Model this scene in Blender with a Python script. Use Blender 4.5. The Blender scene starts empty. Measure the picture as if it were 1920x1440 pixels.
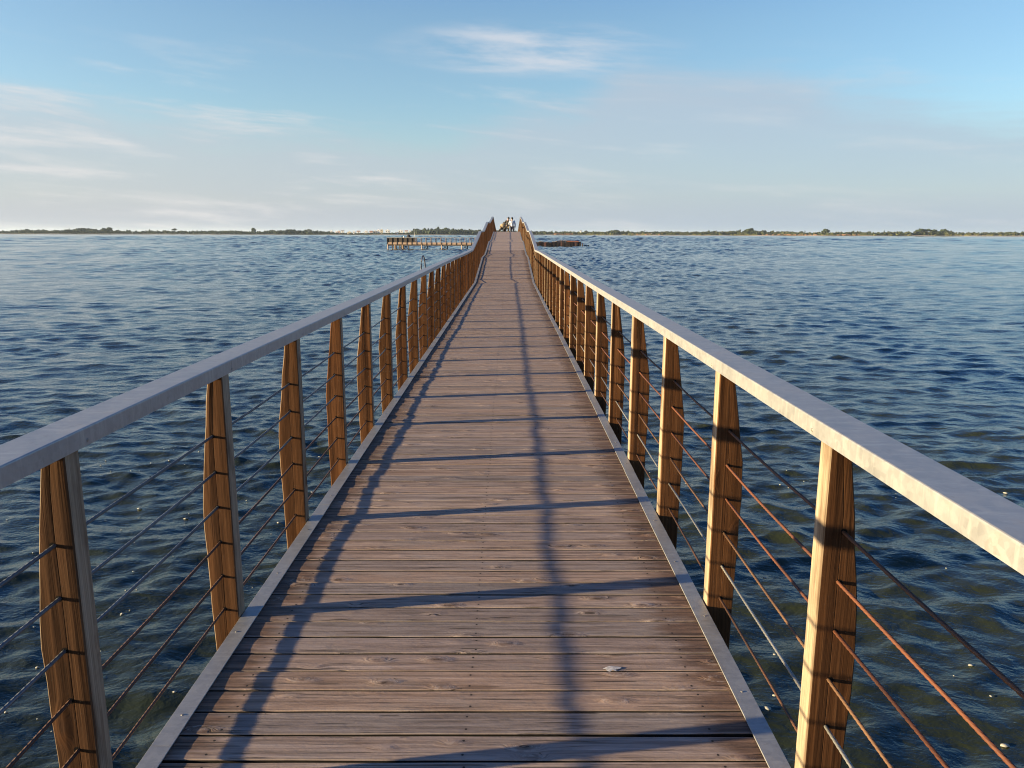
import bpy, math, random
import numpy as np
from mathutils import Vector, Matrix, noise as mnoise

random.seed(7); RNG = np.random.default_rng(11)
SC = bpy.context.scene
COL = SC.collection
R = math.radians

# ------------------------------------------------------------------ camera
EYE = 1.6                     # eye above the walkway boards (board tops are z = 0)
CAMX = 0.134
WATER = -1.8
cam_d = bpy.data.cameras.new('camera'); cam = bpy.data.objects.new('camera', cam_d); COL.objects.link(cam)
cam_d.sensor_width = 36.0; cam_d.lens = 36.0 * 1443.0 / 1920.0
cam_d.clip_start = 0.05; cam_d.clip_end = 20000
cam.location = (CAMX, 0, EYE)
PITCH, YAW, ROLL = R(11.09), R(-0.28), R(0.13)
cam.rotation_mode = 'XYZ'
cam.matrix_world = (Matrix.Translation((CAMX, 0, EYE)) @ Matrix.Rotation(YAW, 4, 'Z')
                    @ Matrix.Rotation(R(90) - PITCH, 4, 'X') @ Matrix.Rotation(ROLL, 4, 'Z'))
SC.camera = cam

# ------------------------------------------------------------------ light
SUN_EL, SUN_BACK = R(7.7), R(9.4)          # low sun on the left, a little behind the camera
sun_from = Vector((-math.cos(SUN_EL) * math.cos(SUN_BACK), -math.cos(SUN_EL) * math.sin(SUN_BACK), math.sin(SUN_EL)))
sd = bpy.data.lights.new('sun', 'SUN'); sd.energy = 5.0; sd.angle = R(0.53); sd.color = (1.0, 0.79, 0.45)
so = bpy.data.objects.new('sun', sd); COL.objects.link(so)
so.rotation_euler = (-sun_from).to_track_quat('-Z', 'Y').to_euler()
SC.view_settings.view_transform = 'Standard'; SC.view_settings.look = 'None'
SC.view_settings.gamma = 1.0; SC.view_settings.use_curve_mapping = False
SC.view_settings.exposure = 1.94
SC.cycles.use_denoising = True; SC.cycles.filter_width = 1.1
SC.cycles.max_bounces = 6; SC.cycles.volume_bounces = 0

# ------------------------------------------------------------------ node helper
class NT:
    def __init__(s, tree):
        s.t = tree; s.n = tree.nodes; s.l = tree.links
    def node(s, typ, **kw):
        nd = s.n.new(typ)
        for k, v in kw.items():
            setattr(nd, k, v)
        return nd
    def put(s, sock, v):
        if v is None: return
        if isinstance(v, bpy.types.NodeSocket): s.l.new(v, sock)
        elif isinstance(v, (tuple, list)) and len(v) == 3 and sock.type == 'RGBA': sock.default_value = (*v, 1)
        else: sock.default_value = v
    def math(s, op, a, b=None, c=None, clamp=False):
        nd = s.node('ShaderNodeMath', operation=op); nd.use_clamp = clamp
        for i, v in enumerate((a, b, c)):
            if v is not None: s.put(nd.inputs[i], v)
        return nd.outputs[0]
    def vmath(s, op, a, b=None):
        nd = s.node('ShaderNodeVectorMath', operation=op)
        s.put(nd.inputs[0], a)
        if b is not None: s.put(nd.inputs[1], b)
        return nd.outputs[0]
    def mix(s, fac, a, b, blend='MIX'):
        nd = s.node('ShaderNodeMix', data_type='RGBA', blend_type=blend)
        s.put(nd.inputs[0], fac); s.put(nd.inputs[6], a); s.put(nd.inputs[7], b)
        return nd.outputs[2]
    def noise(s, vec, scale=5, detail=3, rough=0.55, dist=0.0):
        nd = s.node('ShaderNodeTexNoise'); s.put(nd.inputs['Vector'], vec)
        nd.inputs['Scale'].default_value = scale; nd.inputs['Detail'].default_value = detail
        nd.inputs['Roughness'].default_value = rough; nd.inputs['Distortion'].default_value = dist
        return nd.outputs[0]
    def ramp(s, fac, stops, interp='LINEAR'):
        nd = s.node('ShaderNodeValToRGB'); s.put(nd.inputs[0], fac)
        cr = nd.color_ramp; cr.interpolation = interp
        while len(cr.elements) > len(stops): cr.elements.remove(cr.elements[-1])
        while len(cr.elements) < len(stops): cr.elements.new(0.5)
        for e, (p, c) in zip(cr.elements, stops):
            e.position = p; e.color = (*c, 1) if isinstance(c, (tuple, list)) else (c, c, c, 1)
        return nd.outputs[0]
    def smooth(s, v, lo, hi, a=0.0, b=1.0):
        nd = s.node('ShaderNodeMapRange', interpolation_type='SMOOTHSTEP')
        s.put(nd.inputs[0], v)
        for i, q in enumerate((lo, hi, a, b)): s.put(nd.inputs[1 + i], q)
        return nd.outputs[0]
    def bump(s, h, strength, dist, prev=None):
        nd = s.node('ShaderNodeBump'); nd.inputs['Strength'].default_value = strength
        nd.inputs['Distance'].default_value = dist; s.put(nd.inputs['Height'], h)
        if prev is not None: s.put(nd.inputs['Normal'], prev)
        return nd.outputs[0]

# ------------------------------------------------------------------ world: low-sun sky with thin high cloud
W = bpy.data.worlds.new('World'); SC.world = W; W.use_nodes = True
W.node_tree.nodes.clear()
w = NT(W.node_tree)
sky = w.node('ShaderNodeTexSky', sky_type='NISHITA'); sky.sun_disc = False
sky.sun_elevation = SUN_EL; sky.sun_rotation = math.atan2(sun_from.x, sun_from.y)
sky.altitude = 0; sky.air_density = 1.0; sky.dust_density = 0.6; sky.ozone_density = 4.0
geo = w.node('ShaderNodeTexCoord')
sep = w.node('ShaderNodeSeparateXYZ'); w.l.new(geo.outputs['Generated'], sep.inputs[0])
dX, dY, dZ = sep.outputs
def skyvec(sx, sy, sz, off=0.0):
    c = w.node('ShaderNodeCombineXYZ')
    w.put(c.inputs[0], w.math('MULTIPLY_ADD', dX, sx, off)); w.put(c.inputs[1], w.math('MULTIPLY_ADD', dY, sy, off))
    w.put(c.inputs[2], w.math('MULTIPLY_ADD', w.math('MULTIPLY_ADD', dX, 0.07, dZ), sz, off)); return c.outputs[0]
wisps = w.noise(skyvec(4, 4, 34, 3.1), 1.0, 7, 0.62, 0.25)
fine = w.noise(skyvec(10, 10, 90, 7.7), 1.0, 6, 0.65, 0.35)
broad = w.noise(skyvec(1.6, 1.6, 11, 5.3), 1.0, 4, 0.5)
# height of the cloud sheet's upper edge round the horizon (as sine of elevation)
edge = w.ramp(w.math('MULTIPLY_ADD', dX, 0.5, 0.5),
              [(0.0, 0.145), (0.22, 0.155), (0.36, 0.135), (0.45, 0.13), (0.535, 0.165), (0.575, 0.205), (0.64, 0.195),
               (0.70, 0.165), (0.77, 0.135), (1.0, 0.14)], 'EASE')
edgev = w.math('ADD', edge, w.math('MULTIPLY', w.math('SUBTRACT', wisps, 0.5), 0.09))
sheet = w.smooth(w.math('SUBTRACT', edgev, dZ), -0.014, 0.046)
sheet = w.math('MULTIPLY', sheet, w.math('MULTIPLY_ADD', broad, 0.6, 0.5), clamp=True)
sheet = w.math('MAXIMUM', sheet, w.smooth(dZ, 0.16, 0.0, 0.0, 1.0))
# brighter streaks in and above the sheet
streak = w.smooth(wisps, 0.50, 0.70)
streak = w.math('MULTIPLY', streak, w.smooth(fine, 0.35, 0.65, 0.35, 1.0))
streak = w.math('MULTIPLY', streak, w.smooth(dZ, 0.24, 0.12))
streak = w.math('MULTIPLY', streak, w.smooth(dX, 0.35, -0.35, 0.35, 1.0), clamp=True)
# a soft patch high in the middle
px_ = w.math('DIVIDE', w.math('SUBTRACT', dX, 0.03), 0.15); pz_ = w.math('DIVIDE', w.math('SUBTRACT', dZ, 0.215), 0.028)
pd = w.math('ADD', w.math('MULTIPLY', px_, px_), w.math('MULTIPLY', pz_, pz_))
patch = w.math('MULTIPLY', w.math('MULTIPLY', w.smooth(pd, 1.8, 0.0), w.smooth(dY, 0.0, 0.3)), w.smooth(wisps, 0.35, 0.66))
skycol = w.mix(1.0, sky.outputs[0], w.mix(w.smooth(dZ, 0.23, 0.40), (1.50, 1.22, 1.02), (0.66, 0.88, 1.20)), 'MULTIPLY')
veil = w.mix(w.smooth(dX, -0.6, 0.5), (2.03, 2.2, 2.44), (1.70, 2.07, 2.48))
c1 = w.mix(w.math('ADD', w.math('MULTIPLY', sheet, 0.82), w.smooth(dZ, 0.42, 0.16, 0.0, 0.12)), skycol, veil)
c2 = w.mix(w.math('MULTIPLY', streak, 0.85), c1, (2.95, 2.9, 2.88))
c3 = w.mix(w.math('MULTIPLY', patch, 0.8), c2, (2.6, 2.7, 2.9))
bg = w.node('ShaderNodeBackground'); w.put(bg.inputs[0], c3); bg.inputs[1].default_value = 0.071
wo = w.node('ShaderNodeOutputWorld'); w.l.new(bg.outputs[0], wo.inputs[0])

# ------------------------------------------------------------------ object helpers
def tag(o, label=None, cat=None, group=None, kind=None):
    if label: o['label'] = label
    if cat: o['category'] = cat
    if group: o['group'] = group
    if kind: o['kind'] = kind
    return o
def link(o, parent=None):
    COL.objects.link(o)
    if parent is not None: o.parent = parent
    return o
def empty(name, loc=(0, 0, 0), rz=0):
    o = bpy.data.objects.new(name, None); o.location = loc; o.rotation_euler = (0, 0, rz); o.empty_display_size = 0.3
    return link(o)
def mesh(name, v, f, mat=None, smooth=False):
    me = bpy.data.meshes.new(name); me.from_pydata([tuple(p) for p in v], [], f); me.update()
    if mat: me.materials.append(mat)
    if smooth: me.shade_smooth()
    return me
def obj(name, me, parent=None, loc=(0, 0, 0), rot=(0, 0, 0)):
    o = bpy.data.objects.new(name, me); o.location = loc; o.rotation_euler = rot
    return link(o, parent)
class MB:
    """collects simple solids into one mesh"""
    def __init__(s): s.v = []; s.f = []
    def add(s, v, f):
        b = len(s.v); s.v += [tuple(p) for p in v]; s.f += [tuple(b + i for i in q) for q in f]; return s
    def box(s, x0, x1, y0, y1, z0, z1):
        v = [(x0,y0,z0),(x1,y0,z0),(x1,y1,z0),(x0,y1,z0),(x0,y0,z1),(x1,y0,z1),(x1,y1,z1),(x0,y1,z1)]
        return s.add(v, [(0,3,2,1),(4,5,6,7),(0,1,5,4),(1,2,6,5),(2,3,7,6),(3,0,4,7)])
    def bar(s, a, b, wx, wy=None, up=(0, 0, 1)):
        a = Vector(a); b = Vector(b); d = (b - a).normalized(); u = Vector(up)
        if abs(d.dot(u)) > 0.95: u = Vector((0, 1, 0))
        sx = d.cross(u).normalized(); sy = sx.cross(d).normalized(); wy = wy or wx
        v = []
        for p in (a, b):
            for i, j in ((-1,-1),(1,-1),(1,1),(-1,1)): v.append(p + sx * (i * wx / 2) + sy * (j * wy / 2))
        return s.add(v, [(0,1,2,3),(7,6,5,4),(0,4,5,1),(1,5,6,2),(2,6,7,3),(3,7,4,0)])
    def tube(s, pts, radii, n=8, caps=True):
        pts = [Vector(p) for p in pts]; v = []
        if not isinstance(radii, (list, tuple)): radii = [radii] * len(pts)
        for i, p in enumerate(pts):
            d = (pts[min(i + 1, len(pts) - 1)] - pts[max(i - 1, 0)]).normalized()
            u = Vector((0, 0, 1)) if abs(d.z) < 0.9 else Vector((0, 1, 0))
            sx = d.cross(u).normalized(); sy = sx.cross(d)
            for k in range(n):
                a = 2 * math.pi * k / n; v.append(p + (sx * math.cos(a) + sy * math.sin(a)) * radii[i])
        f = [(i*n+k, i*n+(k+1)%n, (i+1)*n+(k+1)%n, (i+1)*n+k) for i in range(len(pts)-1) for k in range(n)]
        if caps: f += [tuple(range(n))[::-1], tuple(range((len(pts)-1)*n, len(pts)*n))]
        return s.add(v, f)
    def mesh(s, name, mat, smooth=False): return mesh(name, s.v, s.f, mat, smooth)
def fix_normals(me):
    import bmesh
    bm = bmesh.new(); bm.from_mesh(me); bmesh.ops.recalc_face_normals(bm, faces=bm.faces); bm.to_mesh(me); bm.free(); return me
def bevel(me, wd, seg=1):
    import bmesh
    bm = bmesh.new(); bm.from_mesh(me); bmesh.ops.recalc_face_normals(bm, faces=bm.faces)
    bmesh.ops.bevel(bm, geom=bm.edges[:], offset=wd, segments=seg, affect='EDGES', profile=0.5)
    bm.to_mesh(me); bm.free(); return me

# ------------------------------------------------------------------ materials
def newmat(name):
    m = bpy.data.materials.new(name); m.use_nodes = True
    t = NT(m.node_tree); b = m.node_tree.nodes['Principled BSDF']
    return m, t, b
def plain(name, col, rough=0.7, metal=0.0, var=0.25, scale=3.0, bumpy=0.0):
    m, t, b = newmat(name)
    tc = t.node('ShaderNodeTexCoord'); oi = t.node('ShaderNodeObjectInfo')
    vec = t.vmath('ADD', tc.outputs['Object'], oi.outputs['Location'])
    n = t.noise(vec, scale, 4, 0.6)
    dark = tuple(c * (1 - var) for c in col); lite = tuple(min(1, c * (1 + var)) for c in col)
    t.put(b.inputs['Base Color'], t.ramp(n, [(0.3, dark), (0.7, lite)]))
    b.inputs['Roughness'].default_value = rough; b.inputs['Metallic'].default_value = metal
    if bumpy: t.put(b.inputs['Normal'], t.bump(n, bumpy, 0.02))
    return m

def objvec(t, k=37.0):
    tc = t.node('ShaderNodeTexCoord'); oi = t.node('ShaderNodeObjectInfo')
    rnd = oi.outputs['Random']
    c = t.node('ShaderNodeCombineXYZ')
    t.put(c.inputs[0], t.math('MULTIPLY', rnd, k)); t.put(c.inputs[1], t.math('MULTIPLY', rnd, k * 1.7)); t.put(c.inputs[2], t.math('MULTIPLY', rnd, k * 0.6))
    return t.vmath('ADD', tc.outputs['Object'], c.outputs[0]), tc.outputs['Object'], rnd

def deck_wood():
    m, t, b = newmat('weathered_deck_wood')
    v, raw, rnd = objvec(t)
    # knots: sparse cells that bend the grain round them
    vor = t.node('ShaderNodeTexVoronoi', feature='F1'); t.put(vor.inputs['Vector'], t.vmath('MULTIPLY', v, (4.6, 13.0, 3.0)))
    vor.inputs['Scale'].default_value = 1.0; vor.inputs['Randomness'].default_value = 1.0
    d = vor.outputs['Distance']
    csep = t.node('ShaderNodeSeparateColor'); t.put(csep.inputs[0], vor.outputs['Color'])
    has = t.smooth(csep.outputs[0], 0.48, 0.54)
    knot = t.math('MULTIPLY', t.smooth(d, 0.17, 0.05), has)
    halo = t.math('MULTIPLY', t.smooth(d, 0.42, 0.08), has)
    warp = t.math('MULTIPLY', halo, 0.035)
    wv = t.node('ShaderNodeCombineXYZ'); t.put(wv.inputs[1], warp)
    gv = t.vmath('ADD', v, wv.outputs[0])
    g1 = t.noise(t.vmath('MULTIPLY', gv, (1.5, 55, 40)), 1.0, 5, 0.62, 0.4)
    g2 = t.noise(t.vmath('MULTIPLY', gv, (6, 240, 120)), 1.0, 4, 0.7, 0.2)
    crack = t.noise(t.vmath('MULTIPLY', gv, (2.6, 120, 40)), 1.0, 3, 0.5, 0.6)
    crack = t.smooth(crack, 0.63, 0.675)
    blot = t.noise(t.vmath('MULTIPLY', v, (3.2, 12, 5)), 1.0, 5, 0.62)
    base = t.ramp(g1, [(0.28, (0.150, 0.108, 0.086)), (0.5, (0.290, 0.220, 0.182)), (0.72, (0.43, 0.345, 0.297))])
    tint = t.ramp(rnd, [(0.0, (0.76, 0.78, 0.82)), (0.35, (1.10, 0.97, 0.86)), (0.65, (0.90, 0.89, 0.92)), (1.0, (1.18, 1.10, 1.02))])
    base = t.mix(1.0, base, tint, 'MULTIPLY')
    base = t.mix(t.smooth(blot, 0.45, 0.75, 0.0, 0.45), base, (0.27, 0.23, 0.205))
    base = t.mix(t.smooth(blot, 0.42, 0.25, 0.0, 0.5), base, (0.13, 0.075, 0.045))
    # board ends keep a rusty, damper colour beside the metal edge strip
    sx = t.node('ShaderNodeSeparateXYZ'); t.put(sx.inputs[0], raw)
    ax = t.math('ABSOLUTE', sx.outputs[0])
    endn = t.math('MULTIPLY', t.smooth(t.math('MULTIPLY_ADD', blot, 0.5, ax), 0.98, 1.14), 0.85)
    base = t.mix(endn, base, t.ramp(g1, [(0.35, (0.05, 0.03, 0.022)), (0.65, (0.19, 0.105, 0.065))]))
    base = t.mix(t.math('MULTIPLY', halo, 0.30), base, (0.19, 0.11, 0.07))
    rim = t.math('MULTIPLY', t.math('MULTIPLY', t.smooth(d, 0.33, 0.24), t.smooth(d, 0.15, 0.22)), has)
    rag = t.smooth(t.noise(t.vmath('MULTIPLY', v, (45, 70, 30)), 1.0, 3, 0.7), 0.45, 0.6)
    base = t.mix(t.math('MULTIPLY', t.math('MULTIPLY', rim, rag), 0.42), base, (0.46, 0.37, 0.31))
    base = t.mix(t.math('MULTIPLY', t.math('MULTIPLY', knot, rag), 0.9), base, (0.040, 0.026, 0.019))
    base = t.mix(t.math('MULTIPLY', knot, 0.45), base, (0.075, 0.045, 0.03))
    base = t.mix(t.math('MULTIPLY', crack, 0.8), base, (0.03, 0.022, 0.018))
    fine = t.smooth(g2, 0.30, 0.62, 0.62, 1.10)
    base = t.mix(1.0, base, t.ramp(fine, [(0.0, 0.0), (1.0, 1.0)]), 'MULTIPLY')
    # sawn board sides painted black as gap shade, their upper edges rubbed pale
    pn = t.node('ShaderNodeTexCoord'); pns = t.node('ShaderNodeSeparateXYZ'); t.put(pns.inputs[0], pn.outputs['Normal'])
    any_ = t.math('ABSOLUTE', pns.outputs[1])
    ey = t.math('ABSOLUTE', sx.outputs[1])
    base = t.mix(t.math('MULTIPLY', t.smooth(ey, PW / 2 - 0.010, PW / 2 - 0.002), t.math('MULTIPLY', blot, 0.5)), base, (0.36, 0.29, 0.24))
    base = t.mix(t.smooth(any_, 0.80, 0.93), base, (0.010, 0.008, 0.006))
    # nail heads in rows over the girders
    qx = t.math('PINGPONG', t.math('ADD', ax, 0.39), 0.39); qx = t.math('SUBTRACT', t.math('ABSOLUTE', t.math('SUBTRACT', t.math('ABSOLUTE', t.math('SUBTRACT', ax, 0.40)), 0.40)), 0.0)
    qy = t.math('SUBTRACT', t.math('ABSOLUTE', sx.outputs[1]), 0.034)
    nd2 = t.math('SQRT', t.math('ADD', t.math('MULTIPLY', qx, qx), t.math('MULTIPLY', qy, qy)))
    nail = t.smooth(nd2, 0.0052, 0.0034)
    base = t.mix(t.math('MULTIPLY', t.smooth(nd2, 0.02, 0.004), 0.12), base, (0.06, 0.045, 0.04))
    base = t.mix(nail, base, (0.025, 0.02, 0.018))
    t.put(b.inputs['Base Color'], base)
    b.inputs['Roughness'].default_value = 0.82; b.inputs['Specular IOR Level'].default_value = 0.15
    n1 = t.bump(g1, 0.6, 0.004); n2 = t.bump(g2, 0.6, 0.0018, n1)
    hh = t.math('SUBTRACT', t.math('MULTIPLY', halo, 0.8), t.math('MULTIPLY', crack, 0.9))
    hh = t.math('ADD', hh, t.math('MULTIPLY', t.noise(t.vmath('MULTIPLY', v, (30, 90, 20)), 1.0, 3, 0.6), 0.28))
    t.put(b.inputs['Normal'], t.bump(hh, 0.9, 0.0050, n2))
    return m
def post_wood():
    m, t, b = newmat('oiled_post_wood')
    v, raw, rnd = objvec(t)
    vor = t.node('ShaderNodeTexVoronoi', feature='F1'); t.put(vor.inputs['Vector'], t.vmath('MULTIPLY', v, (13, 9, 5.0)))
    vor.inputs['Scale'].default_value = 1.0
    d = vor.outputs['Distance']
    csep = t.node('ShaderNodeSeparateColor'); t.put(csep.inputs[0], vor.outputs['Color'])
    has = t.smooth(csep.outputs[1], 0.52, 0.56)
    knot = t.math('MULTIPLY', t.smooth(d, 0.22, 0.08), has); halo = t.math('MULTIPLY', t.smooth(d, 0.45, 0.1), has)
    wv = t.node('ShaderNodeCombineXYZ'); t.put(wv.inputs[0], t.math('MULTIPLY', halo, 0.02))
    gv = t.vmath('ADD', v, wv.outputs[0])
    g1 = t.noise(t.vmath('MULTIPLY', gv, (46, 40, 1.3)), 1.0, 6, 0.62, 0.7)
    g2 = t.noise(t.vmath('MULTIPLY', gv, (330, 260, 5)), 1.0, 3, 0.6, 0.2)
    blot = t.noise(t.vmath('MULTIPLY', v, (9, 9, 3)), 1.0, 4, 0.55)
    fresh = t.ramp(g1, [(0.22, (0.045, 0.018, 0.007)), (0.5, (0.088, 0.038, 0.015)), (0.8, (0.15, 0.070, 0.030))])
    grey = t.ramp(g1, [(0.25, (0.17, 0.13, 0.09)), (0.55, (0.30, 0.24, 0.17)), (0.8, (0.38, 0.315, 0.24))])
    tint = t.ramp(rnd, [(0.0, (0.62, 0.66, 0.74)), (0.3, (1.12, 1.0, 0.9)), (0.6, (0.82, 0.84, 0.88)), (1.0, (1.28, 1.22, 1.2))])
    # the faces towards the walkway are greyer and paler, the sawn faces darker brown
    gm = t.node('ShaderNodeTexCoord'); ns = t.node('ShaderNodeSeparateXYZ'); t.put(ns.inputs[0], gm.outputs['Normal'])
    side = t.smooth(t.math('ABSOLUTE', ns.outputs[0]), 0.6, 0.85)
    col = t.mix(t.math('MULTIPLY', side, 0.85), t.mix(1.0, fresh, tint, 'MULTIPLY'), grey)
    col = t.mix(t.smooth(blot, 0.48, 0.72, 0.0, 0.6), col, (0.055, 0.024, 0.011))
    col = t.mix(1.0, col, t.ramp(t.smooth(g2, 0.3, 0.65, 0.6, 1.15), [(0.0, 0.0), (1.0, 1.0)]), 'MULTIPLY')
    col = t.mix(t.math('MULTIPLY', halo, 0.3), col, (0.13, 0.05, 0.016))
    col = t.mix(t.math('MULTIPLY', knot, 0.7), col, (0.04, 0.02, 0.012))
    # drilled cable holes, dark, with a rusty run below each
    ps = t.node('ShaderNodeSeparateXYZ'); t.put(ps.inputs[0], raw)
    hz = t.math('SUBTRACT', t.math('MODULO', t.math('ADD', ps.outputs[2], 1.53), 0.15), 0.075)
    hx = t.math('SUBTRACT', t.math('ABSOLUTE', ps.outputs[0]), 0.056)
    hd_ = t.math('SQRT', t.math('ADD', t.math('MULTIPLY', hx, hx), t.math('MULTIPLY', hz, hz)))
    inr = t.math('MULTIPLY', t.math('LESS_THAN', ps.outputs[2], 0.83), t.math('GREATER_THAN', ps.outputs[2], 0.0))
    run = t.math('MULTIPLY', t.math('MULTIPLY', t.smooth(t.math('ABSOLUTE', hx), 0.012, 0.002), t.smooth(hz, -0.05, 0.0)), t.math('LESS_THAN', hz, 0.0))
    col = t.mix(t.math('MULTIPLY', t.math('MULTIPLY', run, inr), 0.4), col, (0.07, 0.025, 0.010))
    col = t.mix(t.math('MULTIPLY', t.smooth(hd_, 0.0105, 0.0075), inr), col, (0.008, 0.006, 0.005))
    t.put(b.inputs['Base Color'], col)
    b.inputs['Roughness'].default_value = 0.8; b.inputs['Specular IOR Level'].default_value = 0.08
    n1 = t.bump(g1, 0.5, 0.003); n2 = t.bump(g2, 0.4, 0.0012, n1)
    t.put(b.inputs['Normal'], t.bump(t.math('ADD', halo, t.math('MULTIPLY', blot, 0.8)), 0.4, 0.004, n2))
    return m
def galv(name='galvanised_steel', tone=1.0):
    m, t, b = newmat(name)
    v, raw, rnd = objvec(t)
    vor = t.node('ShaderNodeTexVoronoi', feature='F1'); t.put(vor.inputs['Vector'], v); vor.inputs['Scale'].default_value = 55
    cs = t.node('ShaderNodeSeparateColor'); t.put(cs.inputs[0], vor.outputs['Color'])
    n = t.noise(v, 9, 5, 0.65); n2 = t.noise(t.vmath('MULTIPLY', v, (120, 2.5, 120)), 1.0, 3, 0.6)
    drip = t.noise(t.vmath('MULTIPLY', v, (8, 45, 3)), 1.0, 4, 0.7)
    k = t.math('ADD', t.math('MULTIPLY', cs.outputs[0], 0.22), t.math('MULTIPLY', n, 0.9))
    c = t.ramp(k, [(0.2, (0.21*tone, 0.21*tone, 0.215*tone)), (0.8, (0.325*tone, 0.325*tone, 0.325*tone))])
    c = t.mix(t.smooth(drip, 0.5, 0.72, 0.0, 0.6), c, (0.40*tone, 0.395*tone, 0.38*tone))
    c = t.mix(t.smooth(n, 0.56, 0.74, 0.0, 0.3), c, (0.24, 0.195, 0.16))
    spot = t.smooth(t.noise(v, 34, 4, 0.7), 0.60, 0.70, 0.0, 0.22)
    c = t.mix(spot, c, (0.17, 0.13, 0.10))
    t.put(b.inputs['Base Color'], c)
    b.inputs['Metallic'].default_value = 0.5
    t.put(b.inputs['Roughness'], t.math('MULTIPLY_ADD', k, 0.22, 0.36))
    t.put(b.inputs['Normal'], t.bump(t.math('ADD', n, t.math('MULTIPLY', n2, 0.3)), 0.12, 0.004))
    return m
def cable_mat(name, c0, c1, metal, rough):
    m, t, b = newmat(name)
    tc = t.node('ShaderNodeTexCoord')
    n = t.noise(t.vmath('MULTIPLY', tc.outputs['Object'], (30, 3.0, 30)), 1.0, 5, 0.7)
    n2 = t.noise(tc.outputs['Object'], 260, 2, 0.6)
    t.put(b.inputs['Base Color'], t.mix(t.math('MULTIPLY', n2, 0.4), t.ramp(n, [(0.35, c0), (0.65, c1)]), tuple(c * 0.4 for c in c0)))
    b.inputs['Metallic'].default_value = metal; b.inputs['Roughness'].default_value = rough
    t.put(b.inputs['Normal'], t.bump(n2, 0.3, 0.001))
    return m
M = {}
PW = 0.1148
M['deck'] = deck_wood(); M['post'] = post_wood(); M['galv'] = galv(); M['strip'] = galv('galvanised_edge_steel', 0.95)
M['c_grey'] = cable_mat('grey_wire', (0.07, 0.075, 0.085), (0.15, 0.16, 0.175), 0.4, 0.5)
M['c_silver'] = cable_mat('bright_wire', (0.20, 0.195, 0.18), (0.36, 0.35, 0.33), 0.5, 0.45)
M['c_dark'] = cable_mat('dark_rusty_wire', (0.045, 0.022, 0.014), (0.11, 0.045, 0.022), 0.1, 0.7)
M['c_brown'] = cable_mat('brown_rusty_wire', (0.055, 0.026, 0.014), (0.12, 0.05, 0.022), 0.1, 0.65)
M['c_rust'] = cable_mat('orange_rusty_wire', (0.055, 0.018, 0.009), (0.155, 0.050, 0.018), 0.1, 0.65)
M['c_tan'] = cable_mat('tan_rusty_wire', (0.075, 0.038, 0.02), (0.17, 0.09, 0.045), 0.2, 0.6)
M['beam'] = plain('dark_timber', (0.085, 0.055, 0.038), 0.8, 0, 0.4, 6)
M['pile'] = plain('wet_pile_timber', (0.10, 0.075, 0.055), 0.7, 0, 0.5, 5, 0.3)
M['screw'] = plain('screw_steel', (0.22, 0.2, 0.18), 0.5, 0.6, 0.2, 40)

def water_mat():
    m, t, b = newmat('sea_water')
    g = t.node('ShaderNodeNewGeometry'); P = g.outputs['Position']
    a1 = t.noise(t.vmath('MULTIPLY', P, (2.2, 3.4, 1)), 1.0, 3, 0.55, 0.3)
    a2 = t.noise(t.vmath('MULTIPLY', P, (7.5, 11, 1)), 1.0, 3, 0.6, 0.4)
    a3 = t.noise(t.vmath('MULTIPLY', P, (26, 38, 1)), 1.0, 2, 0.55, 0.3)
    n1 = t.bump(a1, 0.45, 0.06); n2 = t.bump(a2, 0.45, 0.024, n1); n3 = t.bump(a3, 0.22, 0.006, n2)
    mur = t.noise(P, 0.35, 3, 0.5)
    t.put(b.inputs['Base Color'], t.ramp(mur, [(0.3, (0.016, 0.020, 0.008)), (0.7, (0.022, 0.026, 0.010))]))
    b.inputs['Roughness'].default_value = 0.05; b.inputs['IOR'].default_value = 1.333
    t.put(b.inputs['Normal'], n3)
    return m
M['water'] = water_mat()

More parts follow.
